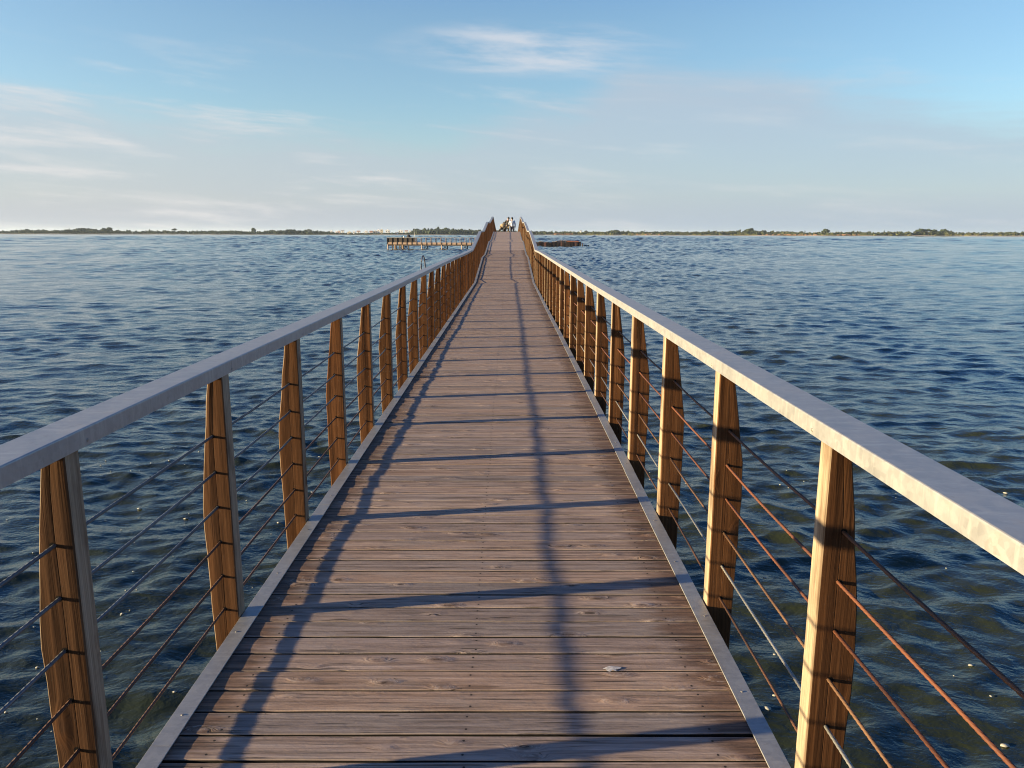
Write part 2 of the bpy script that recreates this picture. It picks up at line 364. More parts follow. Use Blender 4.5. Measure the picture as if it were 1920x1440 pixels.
# ------------------------------------------------------------------ water: one sheet with real waves
def sstep(x, a, b):
    t = np.clip((x - a) / (b - a), 0, 1); return t * t * (3 - 2 * t)
def graded(start, lin_end, step, ratio, end):
    p = list(np.arange(start, lin_end, step)); x = p[-1]
    while x < end:
        x += max(step, ratio * abs(x)); p.append(x)
    return np.array(p)
xp = graded(0, 4.6, 0.06, 0.016, 1600)
WX = np.concatenate([-xp[:0:-1], xp])
WY = np.concatenate([-np.geomspace(3000, 7, 26), np.arange(-6.6, 2.2, 0.25), graded(2.3, 13.0, 0.045, 0.0046, 1400)])
def waves(X, Y, DX, DY):
    rng = np.random.default_rng(5)
    K1, K2 = 340, 260
    lam = np.concatenate([np.exp(rng.uniform(math.log(0.15), math.log(5.0), K1)), np.exp(rng.uniform(math.log(0.8), math.log(110), K2))])
    th = np.concatenate([rng.normal(0, 0.72, K1), rng.normal(0, 1.0, K2)]) + R(-100) + 0
    sl = np.ones(K1 + K2)
    sl[:K1] = 0.27 * math.sqrt(2 / K1) * np.interp(np.log(lam[:K1]), np.log([0.15, 0.3, 0.6, 1.1, 2.0, 5.0]), [1.0, 1.2, 1.05, 0.6, 0.24, 0.05])
    sl[K1:] = 0.66 * math.sqrt(2 / K2)
    k = 2 * math.pi / lam; kx, ky = k * np.cos(th), k * np.sin(th); A = sl / k; ph = rng.uniform(0, 2 * math.pi, len(k))
    # only waves the sheet can carry at its local spacing
    lx = 2 * math.pi / np.maximum(np.abs(kx), 1e-6); ly = 2 * math.pi / np.maximum(np.abs(ky), 1e-6)
    wx = sstep(lx[:, None] / DX[None, :], 2.6, 5.0)
    wy = sstep(ly[:, None] / DY[None, :], 2.3, 4.2)
    act = np.ones((len(k), len(DY))); act[K1:] = 1 - sstep(lam[K1:, None] / DY[None, :], 3.6, 6.5)
    act[K1:] *= np.interp(Y, [0, 8, 25, 80, 400, 800, 1300], [0, 0, 0.5, 0.85, 1.0, 0.55, 0.16])[None, :]
    ax = A[:, None] * wx; ay = wy * act
    sx_, cx_ = np.sin(kx[:, None] * X), np.cos(kx[:, None] * X); sy_, cy_ = np.sin(ky[:, None] * Y + ph[:, None]), np.cos(ky[:, None] * Y + ph[:, None])
    def S(coef): return (ay * sy_).T @ (coef[:, None] * ax * cx_) + (ay * cy_).T @ (coef[:, None] * ax * sx_)
    def Cc(coef): return (ay * cy_).T @ (coef[:, None] * ax * cx_) - (ay * sy_).T @ (coef[:, None] * ax * sx_)
    one = np.ones(len(k)); one_c = one.copy(); one_c[K1:] = 0.3
    return S(one), 0.75 * Cc(one_c * kx / k), 0.75 * Cc(one_c * ky / k)
DXs = np.gradient(WX); DYs = np.gradient(WY)
Hh, Dx, Dy = waves(WX, WY, np.abs(DXs), np.abs(DYs))
def gusts():
    rng = np.random.default_rng(9); g = np.zeros_like(Hh)
    for _ in range(9):
        lam = math.exp(rng.uniform(math.log(5), math.log(70))); a = rng.normal(0.5, 0.6); kx, ky = math.cos(a) / lam * 6.283, math.sin(a) / lam * 6.283; p = rng.uniform(0, 6.28)
        g += np.outer(np.sin(ky * WY + p), np.cos(kx * WX)) + np.outer(np.cos(ky * WY + p), np.sin(kx * WX))
    return 1 + 0.10 * np.clip(g, -3, 3.2)
GUST = gusts(); Hh *= GUST; Dx *= GUST; Dy *= GUST
def build_water():
    nx, ny = len(WX), len(WY)
    gx, gy = np.meshgrid(WX, WY)
    co = np.stack([gx + Dx, gy + Dy, Hh + WATER], -1).reshape(-1, 3).astype(np.float32)
    i = np.arange(ny - 1)[:, None] * nx + np.arange(nx - 1)[None, :]
    q = np.stack([i, i + 1, i + nx + 1, i + nx], -1).reshape(-1, 4).astype(np.int32)
    me = bpy.data.meshes.new('water'); me.vertices.add(len(co)); me.vertices.foreach_set('co', co.ravel())
    me.loops.add(q.size); me.loops.foreach_set('vertex_index', q.ravel())
    me.polygons.add(len(q)); me.polygons.foreach_set('loop_start', np.arange(0, q.size, 4, dtype=np.int32))
    me.update(calc_edges=True); me.shade_smooth(); me.materials.append(M['water'])
    tag(obj('water', me), 'rippled blue green lagoon water reaching to the far shore', None, None, 'structure')
build_water()
def water_z(x, y):
    i = min(max(np.searchsorted(WX, x), 1), len(WX) - 1); j = min(max(np.searchsorted(WY, y), 1), len(WY) - 1)
    return float(Hh[j, i]) + WATER

# ------------------------------------------------------------------ the far shore
PXW = 1443.0
def px2x(px, dist): return CAMX + (px - 953.0) / PXW * dist          # lateral place of something seen at a bearing
SHORE = 1300.0
M['land'] = plain('scrub_ground', (0.10, 0.10, 0.05), 0.95, 0, 0.4, 0.03)
M['sand'] = plain('pale_sand', (0.42, 0.34, 0.26), 0.95, 0, 0.2, 0.05)
M['mud'] = plain('mud_flat', (0.16, 0.14, 0.12), 0.9, 0, 0.2, 0.05)
def coast(x):                                                    # water's edge
    return SHORE + 22 * math.sin(x * 0.004 + 1.0) + 9 * math.sin(x * 0.019 + 0.4) + 3 * math.sin(x * 0.07)
def strip_sheet(name, mat, label, x0, x1, off0, z0, off1, z1, far=None, fz=0.0):
    v = []; f = []; n = 160
    for i in range(n + 1):
        x = x0 + (x1 - x0) * i / n
        row = [(x, coast(x) + off0, z0), (x, coast(x) + off1, z1)]
        if far: row += [(x * 1.0, far, fz)]
        v += row
    m_ = len(row)
    for i in range(n):
        for j in range(m_ - 1):
            a = i * m_ + j; f.append((a, a + m_, a + m_ + 1, a + 1))
    return tag(obj(name, mesh(name, v, f, mat, True)), label, None, None, 'structure')
strip_sheet('ground', M['land'], 'low scrubby land behind the far shore', -6000, 6000, 3.5, WATER + 0.75, 40, WATER + 1.6, 9000, WATER + 3.0)
strip_sheet('mud_flat', M['mud'], 'grey mud flat along the left of the far shore', -1600, 62, -6, WATER - 0.6, 9, WATER + 1.15)
strip_sheet('beach', M['sand'], 'thin pale sand beach along the right of the far shore', 62.5, 1700, -5, WATER - 0.6, 8, WATER + 1.15)

def leafmat(name, cols):
    m, t, b = newmat(name)
    g = t.node('ShaderNodeNewGeometry'); oi = t.node('ShaderNodeObjectInfo')
    n = t.noise(g.outputs['Position'], 0.045, 3, 0.6); n2 = t.noise(g.outputs['Position'], 0.9, 3, 0.7)
    k = t.math('ADD', t.math('MULTIPLY', n, 0.75), t.math('MULTIPLY', n2, 0.3))
    t.put(b.inputs['Base Color'], t.ramp(k, [(0.32 + 0.4 * i / (len(cols) - 1), c) for i, c in enumerate(cols)]))
    b.inputs['Roughness'].default_value = 0.9; b.inputs['Specular IOR Level'].default_value = 0.1
    t.put(b.inputs['Normal'], t.bump(n2, 0.8, 0.6))
    return m
M['wood_l'] = leafmat('dark_pine_wood', [(0.016, 0.026, 0.018), (0.024, 0.034, 0.021), (0.036, 0.041, 0.024)])
M['wood_r'] = leafmat('mixed_scrub_wood', [(0.018, 0.026, 0.014), (0.033, 0.040, 0.018), (0.075, 0.062, 0.027)])
M['leaf'] = leafmat('tree_leaves', [(0.018, 0.028, 0.014), (0.036, 0.047, 0.020)])
M['leaf_y'] = leafmat('yellow_green_leaves', [(0.08, 0.085, 0.028), (0.14, 0.13, 0.045)])
M['bark'] = plain('bark', (0.10, 0.075, 0.055), 0.9, 0, 0.3, 2)
M['reed'] = plain('dry_reed', (0.22, 0.115, 0.055), 0.95, 0, 0.4, 0.2)

def ico(sub=1):
    import bmesh
    bm = bmesh.new(); bmesh.ops.create_icosphere(bm, subdivisions=sub, radius=1)
    v = np.array([p.co[:] for p in bm.verts]); f = [tuple(p.index for p in q.verts) for q in bm.faces]; bm.free(); return v, f
ICO2, ICO2F = ico(2); ICO1, ICO1F = ico(1)
def clump(r, rough=0.28, base=ICO2):
    n = np.array([mnoise.noise(Vector(p * 1.7) + Vector((r[3], r[3] * 0.7, 0))) for p in base])
    return base * (1 + rough * n[:, None] * 1.6) * np.array(r[:3])
SHAPES = [clump((1, 1, 1, 3.1 * k)) for k in range(12)]
LOW = [clump((1, 1, 1, 2.3 * k), 0.35, ICO1) for k in range(12)]
TOPS_X = [-200, 0, 15, 60, 86, 130, 180, 221, 250, 340, 400, 500, 551, 600, 625, 640, 700, 770, 782, 837, 895, 1000, 1130, 1153, 1185, 1300, 1370, 1420, 1440, 1520, 1560, 1640, 1690, 1735, 1765, 1790, 1810, 1880, 1925, 2120]
TOPS_H = [3, 3, 4, 6, 8, 6.5, 9.5, 9.5, 6, 6, 6.5, 6, 8.5, 7, 5, 2.6, 2.6, 4, 9.5, 11, 8.5, 7.2, 7.2, 8.8, 7, 7.3, 8.5, 9.5, 7.5, 6.5, 7.5, 6.5, 8.5, 9, 9, 6, 6.5, 8.5, 8, 7]
def woods(name, label, mat, p0, p1, n, seed):
    rng = random.Random(seed); V = []; F = []; nb = 0
    for i in range(n):
        px = p0 + (p1 - p0) * (i + rng.random()) / n
        depth = rng.choice((14, 22, 34, 50, 70)) + rng.uniform(-4, 4)
        y = SHORE + depth; x = px2x(px, y); y = coast(x) + depth
        top = float(np.interp(px, TOPS_X, TOPS_H)) * (1.0 if px < 900 else 0.95) * (0.62 + 0.38 * depth / 74) * rng.uniform(0.86, 1.04)
        if rng.random() < 0.12 and top > 3: top *= 1.16
        z0 = WATER + 0.9; rz = max(0.8, top * 0.5); rx = rng.uniform(0.55, 1.0) * max(2.2, top * 0.62)
        s = rng.choice(LOW) * np.array((rx, rx * 0.9, rz)); a = rng.uniform(0, 6.28)
        s = s @ np.array(((math.cos(a), math.sin(a), 0), (-math.sin(a), math.cos(a), 0), (0, 0, 1)))
        V.append(s + np.array((x, y, z0 + top - rz * 1.05))); F += [tuple(q + nb for q in f) for f in ICO1F]; nb += len(s)
        # smaller tufts break the outline
        for _ in range(2):
            tr = rng.uniform(0.25, 0.45) * rx; u = rng.choice(LOW) * tr
            V.append(u + np.array((x + rng.uniform(-rx, rx) * 0.8, y + rng.uniform(-2, 2), z0 + top - rz * rng.uniform(0.1, 0.9)))); F += [tuple(q + nb for q in f) for f in ICO1F]; nb += len(u)
    o = obj(name, mesh(name, np.concatenate(V), F, mat, False))
    return tag(o, label, 'woods', None, 'stuff')
woods('far_woods', 'dark low pine woods along the left far shore', M['wood_l'], -260, 626, 620, 1)
woods('far_woods', 'dark trees behind the white town and distant pier', M['wood_l'], 622, 900, 330, 2)
woods('far_woods', 'olive and brown scrub woods along the right far shore', M['wood_r'], 880, 2180, 900, 3)
def scrub(name, label, mat, spans, n, seed, hmax):
    rng = random.Random(seed); V = []; F = []; nb = 0
    for i in range(n):
        a, b_ = rng.choice(spans); px = rng.uniform(a, b_); x = px2x(px, SHORE); y = coast(x) + rng.uniform(7, 12)
        h = rng.uniform(0.5, 1) * hmax; s = rng.choice(LOW) * np.array((rng.uniform(1.5, 4), 1.2, h))
        V.append(s + np.array((x, y, WATER + 1.0 + h * 0.3))); F += [tuple(q + nb for q in f) for f in ICO1F]; nb += len(s)
    tag(obj(name, mesh(name, np.concatenate(V), F, mat, False)), label, 'reeds', None, 'stuff')
scrub('reed_bed', 'rusty dry reeds at the right far waterline', M['reed'], [(1430, 1525), (1560, 1600), (1040, 1075), (1180, 1240)], 150, 8, 1.9)
scrub('reed_bed', 'yellow green low bushes at the right far waterline', M['leaf_y'], [(1300, 1420), (1530, 1700), (1740, 1915), (1100, 1300)], 240, 9, 2.2)

def tree(px, depth, h, wpx, kind, label, lm='leaf'):
    y = SHORE + depth; x = px2x(px, y); y = coast(x) + depth; z0 = WATER + 1.0
    rng = random.Random(int(px)); t = empty('tree', (x, y, z0)); tag(t, label, 'tree', 'single trees on the far shore')
    wd = wpx * 1.05; h *= 0.92
    tr = MB(); tr.tube([(0, 0, -0.3), (0.1, 0, h * 0.35), (0.2, 0.1, h * 0.75)], [0.35, 0.27, 0.12], 7)
    for k in range(5):
        a = k * 1.26 + rng.random(); zb = h * rng.uniform(0.35, 0.6)
        tr.tube([(0.1, 0, zb), (math.cos(a) * wd * 0.2, math.sin(a) * wd * 0.2, zb + h * 0.12), (math.cos(a) * wd * 0.36, math.sin(a) * wd * 0.36, zb + h * 0.2)], [0.16, 0.11, 0.05], 5)
    obj('trunk', tr.mesh('trunk', M['bark'], True), t)
    V = []; F = []; nb = 0
    n = 46 if kind != 'cypress' else 30
    for k in range(n):
        a = rng.uniform(0, 6.28); q = math.sqrt(rng.random())
        if kind == 'umbrella':
            zc = h * (0.70 + 0.26 * (1 - q * q) * rng.random()); rr = wd * 0.46 * q; s = wd * rng.uniform(0.09, 0.15)
        elif kind == 'cypress':
            u = rng.random(); zc = h * (0.12 + 0.84 * u); rr = wd * 0.42 * q * (1 - u) ** 0.6; s = wd * rng.uniform(0.16, 0.26) * (1.1 - 0.6 * u)
        else:
            u = rng.random(); zc = h * (0.25 + 0.68 * u); rr = wd * 0.46 * q * math.sqrt(max(0.05, 1 - (1.7 * u - 0.75) ** 2)); s = wd * rng.uniform(0.09, 0.16)
        c = rng.choice(SHAPES) * s * np.array((1, 1, 0.8))
        V.append(c + np.array((math.cos(a) * rr, math.sin(a) * rr, zc))); F += [tuple(i + nb for i in f) for f in ICO2F]; nb += len(c)
    obj('crown', mesh('crown', np.concatenate(V), F, M[lm], False), t)
for a in [
    (86, 60, 8.2, 9, 'round', 'low round tree above the woods near the left end of the far shore'),
    (221, 62, 10.4, 7, 'round', 'tall thin tree just left of the highest round tree on the left shore'),
    (232, 66, 11.6, 10, 'round', 'tallest round tree on the left stretch of the far shore'),
    (347, 60, 10.0, 8, 'umbrella', 'flat topped pine standing alone above the left shore woods'),
    (492, 60, 11.0, 8, 'round', 'pointed tree standing out midway along the left shore woods'),
    (587, 62, 10.0, 7, 'umbrella', 'small umbrella pine just left of the white town'),
    (784, 60, 11.0, 9, 'round', 'dark round tree right of the white town beside the pole'),
    (829, 34, 8.6, 5, 'round', 'yellow green slim tree in front of dark trees behind the pier', 'leaf_y'),
    (838, 64, 12.2, 13, 'round', 'big dark tree rising above the distant pier'),
    (1153, 60, 9.4, 11, 'round', 'low broad tree in the right shore woods nearest the ruined jetty'),
    (1403, 60, 12.0, 16, 'round', 'broad bright green round tree standing above the right shore woods', 'leaf'),
    (1497, 44, 9.2, 3.2, 'cypress', 'narrow cypress above the rusty reeds on the right shore'),
    (1534, 60, 11.4, 13, 'round', 'domed dark tree just right of the rusty reeds'),
    (1643, 60, 10.6, 3.2, 'cypress', 'lone narrow cypress left of the pair of umbrella pines'),
    (1707, 30, 12.2, 14, 'umbrella', 'left of the two tall umbrella pines on the right shore'),
    (1722, 32, 12.4, 12, 'umbrella', 'right of the two tall umbrella pines on the right shore'),
    (1735, 40, 10.6, 13, 'round', 'bushy tree touching the right umbrella pine'),
    (1752, 60, 11.4, 14, 'round', 'dark tree group crown right of the umbrella pines'),
    (1902, 40, 13.6, 17, 'round', 'largest tree at the right end of the far shore')]:
    tree(*a)

M['wall_w'] = plain('white_render', (0.72, 0.70, 0.66), 0.85, 0, 0.06, 0.3)
M['wall_c'] = plain('cream_render', (0.62, 0.52, 0.36), 0.85, 0, 0.06, 0.3)
M['wall_p'] = plain('pink_render', (0.60, 0.42, 0.33), 0.85, 0, 0.06, 0.3)
M['roof_t'] = plain('terracotta', (0.30, 0.13, 0.08), 0.85, 0, 0.2, 0.5)
M['roof_g'] = plain('grey_roof', (0.30, 0.30, 0.30), 0.85, 0, 0.15, 0.5)
M['pane'] = plain('window_dark', (0.03, 0.035, 0.045), 0.15, 0, 0.1, 1)
def house(px, depth, wpx, hpx, wall, roof, base, label):
    y = SHORE + depth; x = px2x(px, y); y = coast(x) + depth
    t = empty('house', (x, y, WATER + 1.0 + base)); tag(t, label, 'house', 'houses of the white town' if px < 800 else 'houses in the right shore woods')
    wd, h, dp = wpx * 0.92, hpx * 0.92, max(5, wpx * 0.7)
    obj('wall', MB().box(-wd/2, wd/2, 0, dp, -base - 0.5, h).mesh('wall', M[wall]), t)
    if roof == 'flat':
        r = MB().box(-wd/2 - 0.15, wd/2 + 0.15, -0.15, dp + 0.15, h, h + 0.35).box(-wd*0.2, wd*0.12, dp*0.4, dp*0.8, h + 0.35, h + 1.6)
        obj('roof', r.mesh('roof', M[wall]), t)
    else:
        v = [(-wd/2-.4, -.4, h), (wd/2+.4, -.4, h), (wd/2+.4, dp+.4, h), (-wd/2-.4, dp+.4, h), (-wd/2-.4, dp/2, h+1.5), (wd/2+.4, dp/2, h+1.5)]
        obj('roof', mesh('roof', v, [(0,1,5,4), (2,3,4,5), (0,4,3), (1,2,5), (0,3,2,1)], M[roof]), t)
    n = max(1, int(wd / 3)); fl = max(1, int(h / 3))
    for j in range(fl):
        for i in range(n):
            cx = -wd/2 + wd * (i + 0.5) / n; cz = h * (j + 0.55) / fl
            obj('window', MB().box(cx - .55, cx + .55, -0.06, 0.1, cz - .7, cz + .7).mesh('window', M['pane']), t)
for a in [
    (627, 40, 4, 4.2, 'wall_w', 'flat', 1.5, 'white house at the left end of the town'),
    (636, 36, 3, 3.4, 'wall_w', 'flat', 1.0, 'small white house second from the left end of the town'),
    (640.5, 30, 4, 4.6, 'wall_p', 'flat', 0.5, 'pinkish house third from the left end of the town'),
    (647, 52, 5, 4.4, 'wall_w', 'roof_g', 1.5, 'grey roofed white house left of the wide cream building'),
    (658.5, 20, 7, 3.4, 'wall_c', 'flat', 0.2, 'wide low cream building close to the water in the town'),
    (667, 34, 4, 4.0, 'wall_w', 'flat', 0.8, 'white house just right of the wide cream building'),
    (675, 60, 6, 3.2, 'wall_w', 'roof_t', 1.6, 'terracotta roofed white house in the middle of the town'),
    (684, 24, 3, 2.4, 'wall_w', 'flat', 0.2, 'tiny white waterside house in the middle of the town'),
    (689, 66, 6, 3.6, 'wall_w', 'flat', 2.0, 'white house set back behind a dark tree in the town'),
    (698, 40, 5, 4.0, 'wall_p', 'roof_t', 0.8, 'pink house with terracotta roof left of the tallest block'),
    (705, 44, 6, 4.4, 'wall_c', 'flat', 0.8, 'cream house leaning against the tallest block on its left'),
    (712, 48, 6, 6.6, 'wall_w', 'flat', 1.0, 'white apartment block left of the tallest one'),
    (718.5, 40, 4.5, 7.2, 'wall_c', 'flat', 0.8, 'tallest cream apartment block in the town'),
    (730, 60, 8, 5.4, 'wall_w', 'flat', 2.0, 'broad white building right of the tallest block'),
    (746, 24, 4, 2.6, 'wall_w', 'roof_g', 0.2, 'small waterside white house above the distant pier fence'),
    (754, 60, 8, 4.6, 'wall_w', 'flat', 2.0, 'long white building behind the distant pier fence'),
    (764, 56, 5, 4.0, 'wall_w', 'roof_t', 1.6, 'red roofed white house above the bundles on the pier'),
    (771, 50, 4, 4.6, 'wall_w', 'flat', 1.6, 'white house at the right end of the town by the pole'),
    (1089, 30, 2.6, 2.8, 'wall_w', 'roof_g', 3.6, 'lone white house high in the right shore woods'),
    (1219, 14, 5, 1.6, 'wall_p', 'flat', 0.3, 'low pink hut at the right far waterline')]:
    house(*a)

# ------------------------------------------------------------------ the footbridge
PROF_Y = [-12, 25.5, 33.0, 36.6, 44.2, 48.4, 58.4, 59.6, 70.5, 72, 82, 100]
PROF_Z = [0, 0, 0.60, 0.61, 1.13, 1.14, 1.70, 1.70, 0.88, 0.86, 0.1, 0.0]
def zd(y): return float(np.interp(y, PROF_Y, PROF_Z))
def slope(y): return math.atan2(zd(y + 0.06) - zd(y - 0.06), 0.12)
Y0, Y1 = -2.6, 98.0
bridge = tag(empty('footbridge'), 'long weathered timber footbridge with steel handrails and wire cables over water', 'footbridge')

# planks -------------------------------------------------------------
PITCHP, PW, PL, PT = 0.124, 0.1148, 1.97, 0.036
def plank_mesh(k, nx=14):
    rng = random.Random(100 + k); xs = np.linspace(-PL/2, PL/2, nx)
    cup = rng.uniform(-0.0007, 0.0004); sd_ = rng.uniform(0, 50)
    prof = [(-PW/2, -PT), (-PW/2, -0.0028), (-PW/2 + 0.0024, -0.0003), (-PW/4, 0), (0, 0), (PW/4, 0), (PW/2 - 0.0024, -0.0003), (PW/2, -0.0028), (PW/2, -PT)]
    v = []; f = []; n = len(prof)
    for x in xs:
        for j, (y, z) in enumerate(prof):
            e = 0.0
            if 0 < j < n - 1:
                z += cup * (1 - (2 * y / PW) ** 2) + 0.0016 * mnoise.noise(Vector((x * 1.3, y * 9, sd_))) + 0.0008 * mnoise.noise(Vector((x * 7, y * 30, sd_)))
                if abs(y) > PW * 0.4: e = 0.0016 * mnoise.noise(Vector((x * 5, math.copysign(9, y), sd_)))
            v.append((x, y + e, z))
    for i in range(nx - 1):
        for j in range(n - 1): f.append((i*n+j, (i+1)*n+j, (i+1)*n+j+1, i*n+j+1))
        f.append((i*n+n-1, (i+1)*n+n-1, (i+1)*n, i*n))
    f += [tuple(range(n)), tuple(range((nx-1)*n, nx*n))[::-1]]
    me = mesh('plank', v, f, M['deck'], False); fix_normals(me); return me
PLANKS = [plank_mesh(k) for k in range(16)]
SIMPLE = [plank_mesh(50 + k, 4) for k in range(4)]
prng = random.Random(3)
def plank_place(i):
    y = 1.80 + i * PITCHP
    return y, (prng.uniform(-0.008, 0.008), y + prng.uniform(-0.0012, 0.0012), zd(y) + prng.uniform(-0.0016, 0.0016)), (slope(y), prng.uniform(-0.0012, 0.0012), prng.uniform(-0.0014, 0.0014))
NPL = 300
for i in range(NPL):
    y, loc, rot = plank_place(i)
    me = PLANKS[(i * 7 + prng.randrange(3)) % 16]
    o = obj('plank', me, bridge, loc, rot)
    if prng.random() < 0.5: o.rotation_euler[2] += math.pi; o.rotation_euler[0] *= -1
def far_planks():
    m_ = MB(); sv = [[tuple(p.co) for p in s.vertices] for s in SIMPLE]; sf = [[tuple(p.vertices) for p in s.polygons] for s in SIMPLE]
    i0 = int((Y0 - 1.8) / PITCHP); i1 = int((Y1 - 1.8) / PITCHP)
    for i in list(range(i0, 0)) + list(range(NPL, i1)):
        y, loc, rot = plank_place(i); mt = Matrix.Translation(loc) @ Matrix.Rotation(rot[0], 4, 'X') @ Matrix.Rotation(rot[1], 4, 'Y')
        k = i % 4; m_.add([mt @ Vector(p) for p in sv[k]], sf[k])
    me = m_.mesh('planks', M['deck_far']); tag(obj('planks', me, bridge), None, None, None, 'stuff')
def deck_far():
    m, t, b = newmat('weathered_deck_wood_distant')
    g = t.node('ShaderNodeNewGeometry'); P = g.outputs['Position']
    v = t.vmath('ADD', P, t.vmath('MULTIPLY', g.outputs['Random Per Island'], (31, 17, 9)))
    g1 = t.noise(t.vmath('MULTIPLY', v, (1.5, 55, 40)), 1.0, 4, 0.62, 0.4)
    base = t.ramp(g1, [(0.28, (0.150, 0.108, 0.086)), (0.5, (0.290, 0.220, 0.182)), (0.72, (0.43, 0.345, 0.297))])
    tint = t.ramp(g.outputs['Random Per Island'], [(0.0, (0.84, 0.84, 0.86)), (0.5, (1.06, 0.98, 0.92)), (1.0, (1.1, 1.05, 1.0))])
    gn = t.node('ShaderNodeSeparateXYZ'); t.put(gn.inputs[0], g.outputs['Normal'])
    base = t.mix(t.smooth(t.math('ABSOLUTE', gn.outputs[1]), 0.80, 0.93), t.mix(1.0, base, tint, 'MULTIPLY'), (0.010, 0.008, 0.006))  # shade between the boards put into the colour of their sides
    t.put(b.inputs['Base Color'], base); b.inputs['Roughness'].default_value = 0.8
    t.put(b.inputs['Normal'], t.bump(g1, 0.4, 0.004)); return m
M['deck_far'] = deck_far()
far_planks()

# posts ---------------------------------------------------------------
PX = 1.0                                  # walkway face of the posts
POST_H = 1.043
SPACING, POST0 = 1.1, 2.0
SHIFT = {-1: -0.10, 1: 0.0}
def post_mesh(k):
    """side = +1 post; x grows outwards from the walkway face"""
    rng = random.Random(200 + k); TH = 0.070
    zs = [-0.42, -0.15, 0.05, 0.17, 0.3, 0.4, 0.5, 0.58, 0.66, 0.75, 0.84, 0.94, POST_H]
    zk = rng.uniform(0.52, 0.70); wd = np.interp(zs, [-0.42, 0.0, zk - 0.15, zk, 1.05], np.array([0.108, 0.113, 0.123, 0.121, 0.060]) + rng.uniform(-0.004, 0.005))
    wd = wd + np.array([rng.uniform(-0.0024, 0.0024) for _ in zs])
    split = rng.uniform(0.046, 0.058)
    cupA, cupB = rng.uniform(-0.0030, 0.0034), rng.uniform(-0.0030, 0.0034); tw = rng.uniform(-0.003, 0.003)
    def ring(z, w_):
        s = min(split, w_ * 0.62); tt = tw * (z / 1.0)
        us = [0.004, s * 0.5, s - 0.0016, s, s + 0.0016, (s + w_) / 2, w_ - 0.004]
        fr = []
        for u in us:
            if u < s: c = cupA * (1 - (2 * u / s - 1) ** 2)
            elif u > s: c = cupB * (1 - (2 * (u - s) / (w_ - s) - 1) ** 2)
            else: c = 0.0009
            fr.append((u, c + tt * (u / 0.1 - 0.5)))
        return ([(0, 0.0035)] + fr + [(w_, 0.0035), (w_, TH - 0.0035)] + [(w_ - 0.004, TH)] + [(0.004, TH)] + [(0, TH - 0.0035)])
    v = []; f = []; n = 0
    for z, w_ in zip(zs, wd):
        r = ring(z, w_); n = len(r); v += [(x, y, z) for x, y in r]
    for i in range(len(zs) - 1):
        for j in range(n): f.append((i*n+j, i*n+(j+1)%n, (i+1)*n+(j+1)%n, (i+1)*n+j))
    f += [tuple(range(n))[::-1], tuple(range((len(zs)-1)*n, len(zs)*n))]
    return v, f
POSTS = {}
for side in (-1, 1):
    for k in range(8):
        v, f = post_mesh(k + (20 if side > 0 else 0))
        me = mesh('post', [(side * x, y, z) for x, y, z in v], f, M['post']); fix_normals(me); POSTS[side, k] = me
HOLE = [0.045 + 0.15 * k for k in range(6)]
post_ys = [POST0 + SPACING * i for i in range(-4, int((Y1 - POST0) / SPACING))]
for side in (-1, 1):
    for i, y in enumerate(post_ys):
        y += SHIFT[side]
        obj('post', POSTS[side, (i * 3 + (i // 5)) % 8], bridge, (side * (PX + prng.uniform(0, 0.004)), y, zd(y)),
            (0, 0, prng.uniform(-0.045, 0.045)))

# edge strips -----------------------------------------------------------
def strip_mesh(y0, y1, side):
    x0, x1 = 0.928, 0.994; t_ = 0.004; hz = 0.0075; v = []; n = 0
    prof = [(x0, hz - t_), (x0, hz - 0.0008), (x0 + 0.0008, hz), (x1 - 0.001, hz), (x1, hz - 0.001), (x1, -0.055), (x1 - t_, -0.055), (x1 - t_, hz - t_)]
    ys = [y0, y1]
    for y in ys:
        for x, z in prof: v.append((side * x, y, zd(y) + z + 0.001))
    n = len(prof)
    f = [(j, (j+1) % n, n + (j+1) % n, n + j) for j in range(n)] + [tuple(range(n))[::-1], tuple(range(n, 2*n))]
    return fix_normals(mesh('edge_strip', v, f, M['strip']))
knots_y = sorted(set([y for y in PROF_Y if Y0 < y < Y1]))
def cuts(step, off):
    ys = list(np.arange(Y0 + off, Y1, step)); 
    allp = sorted(set([round(q, 3) for q in ys + [Y0, Y1] + knots_y])); out = [allp[0]]
    for q in allp[1:]:
        if q - out[-1] > 0.4 or q in knots_y: out.append(q)
    return out
def screw_mesh():
    v = [(0, 0, 0.0022)]; n = 10
    for rr, z in ((0.0035, 0.002), (0.0055, 0.0)): v += [(rr * math.cos(6.2832 * k / n), rr * math.sin(6.2832 * k / n), z) for k in range(n)]
    f = [(0, 1 + k, 1 + (k + 1) % n) for k in range(n)] + [(1 + k, 1 + n + k, 1 + n + (k + 1) % n, 1 + (k + 1) % n) for k in range(n)]
    return mesh('screw', v, f, M['screw'])
SCREW = screw_mesh()
for side in (-1, 1):
    c = cuts(2.2, 0.37 if side < 0 else 1.05)
    for a, b_ in zip(c[:-1], c[1:]):
        o = obj('edge_strip', strip_mesh(a + 0.0012, b_ - 0.0012, side), bridge, (side * prng.uniform(0, 0.003), 0, prng.uniform(-0.0006, 0.0008)))
        for q in np.arange(a + 0.16, b_, 0.55):
            if 1.6 < q < 9: obj('screw', SCREW, o, (side * (0.962 + prng.uniform(-0.008, 0.008)), q, zd(q) + 0.0086))

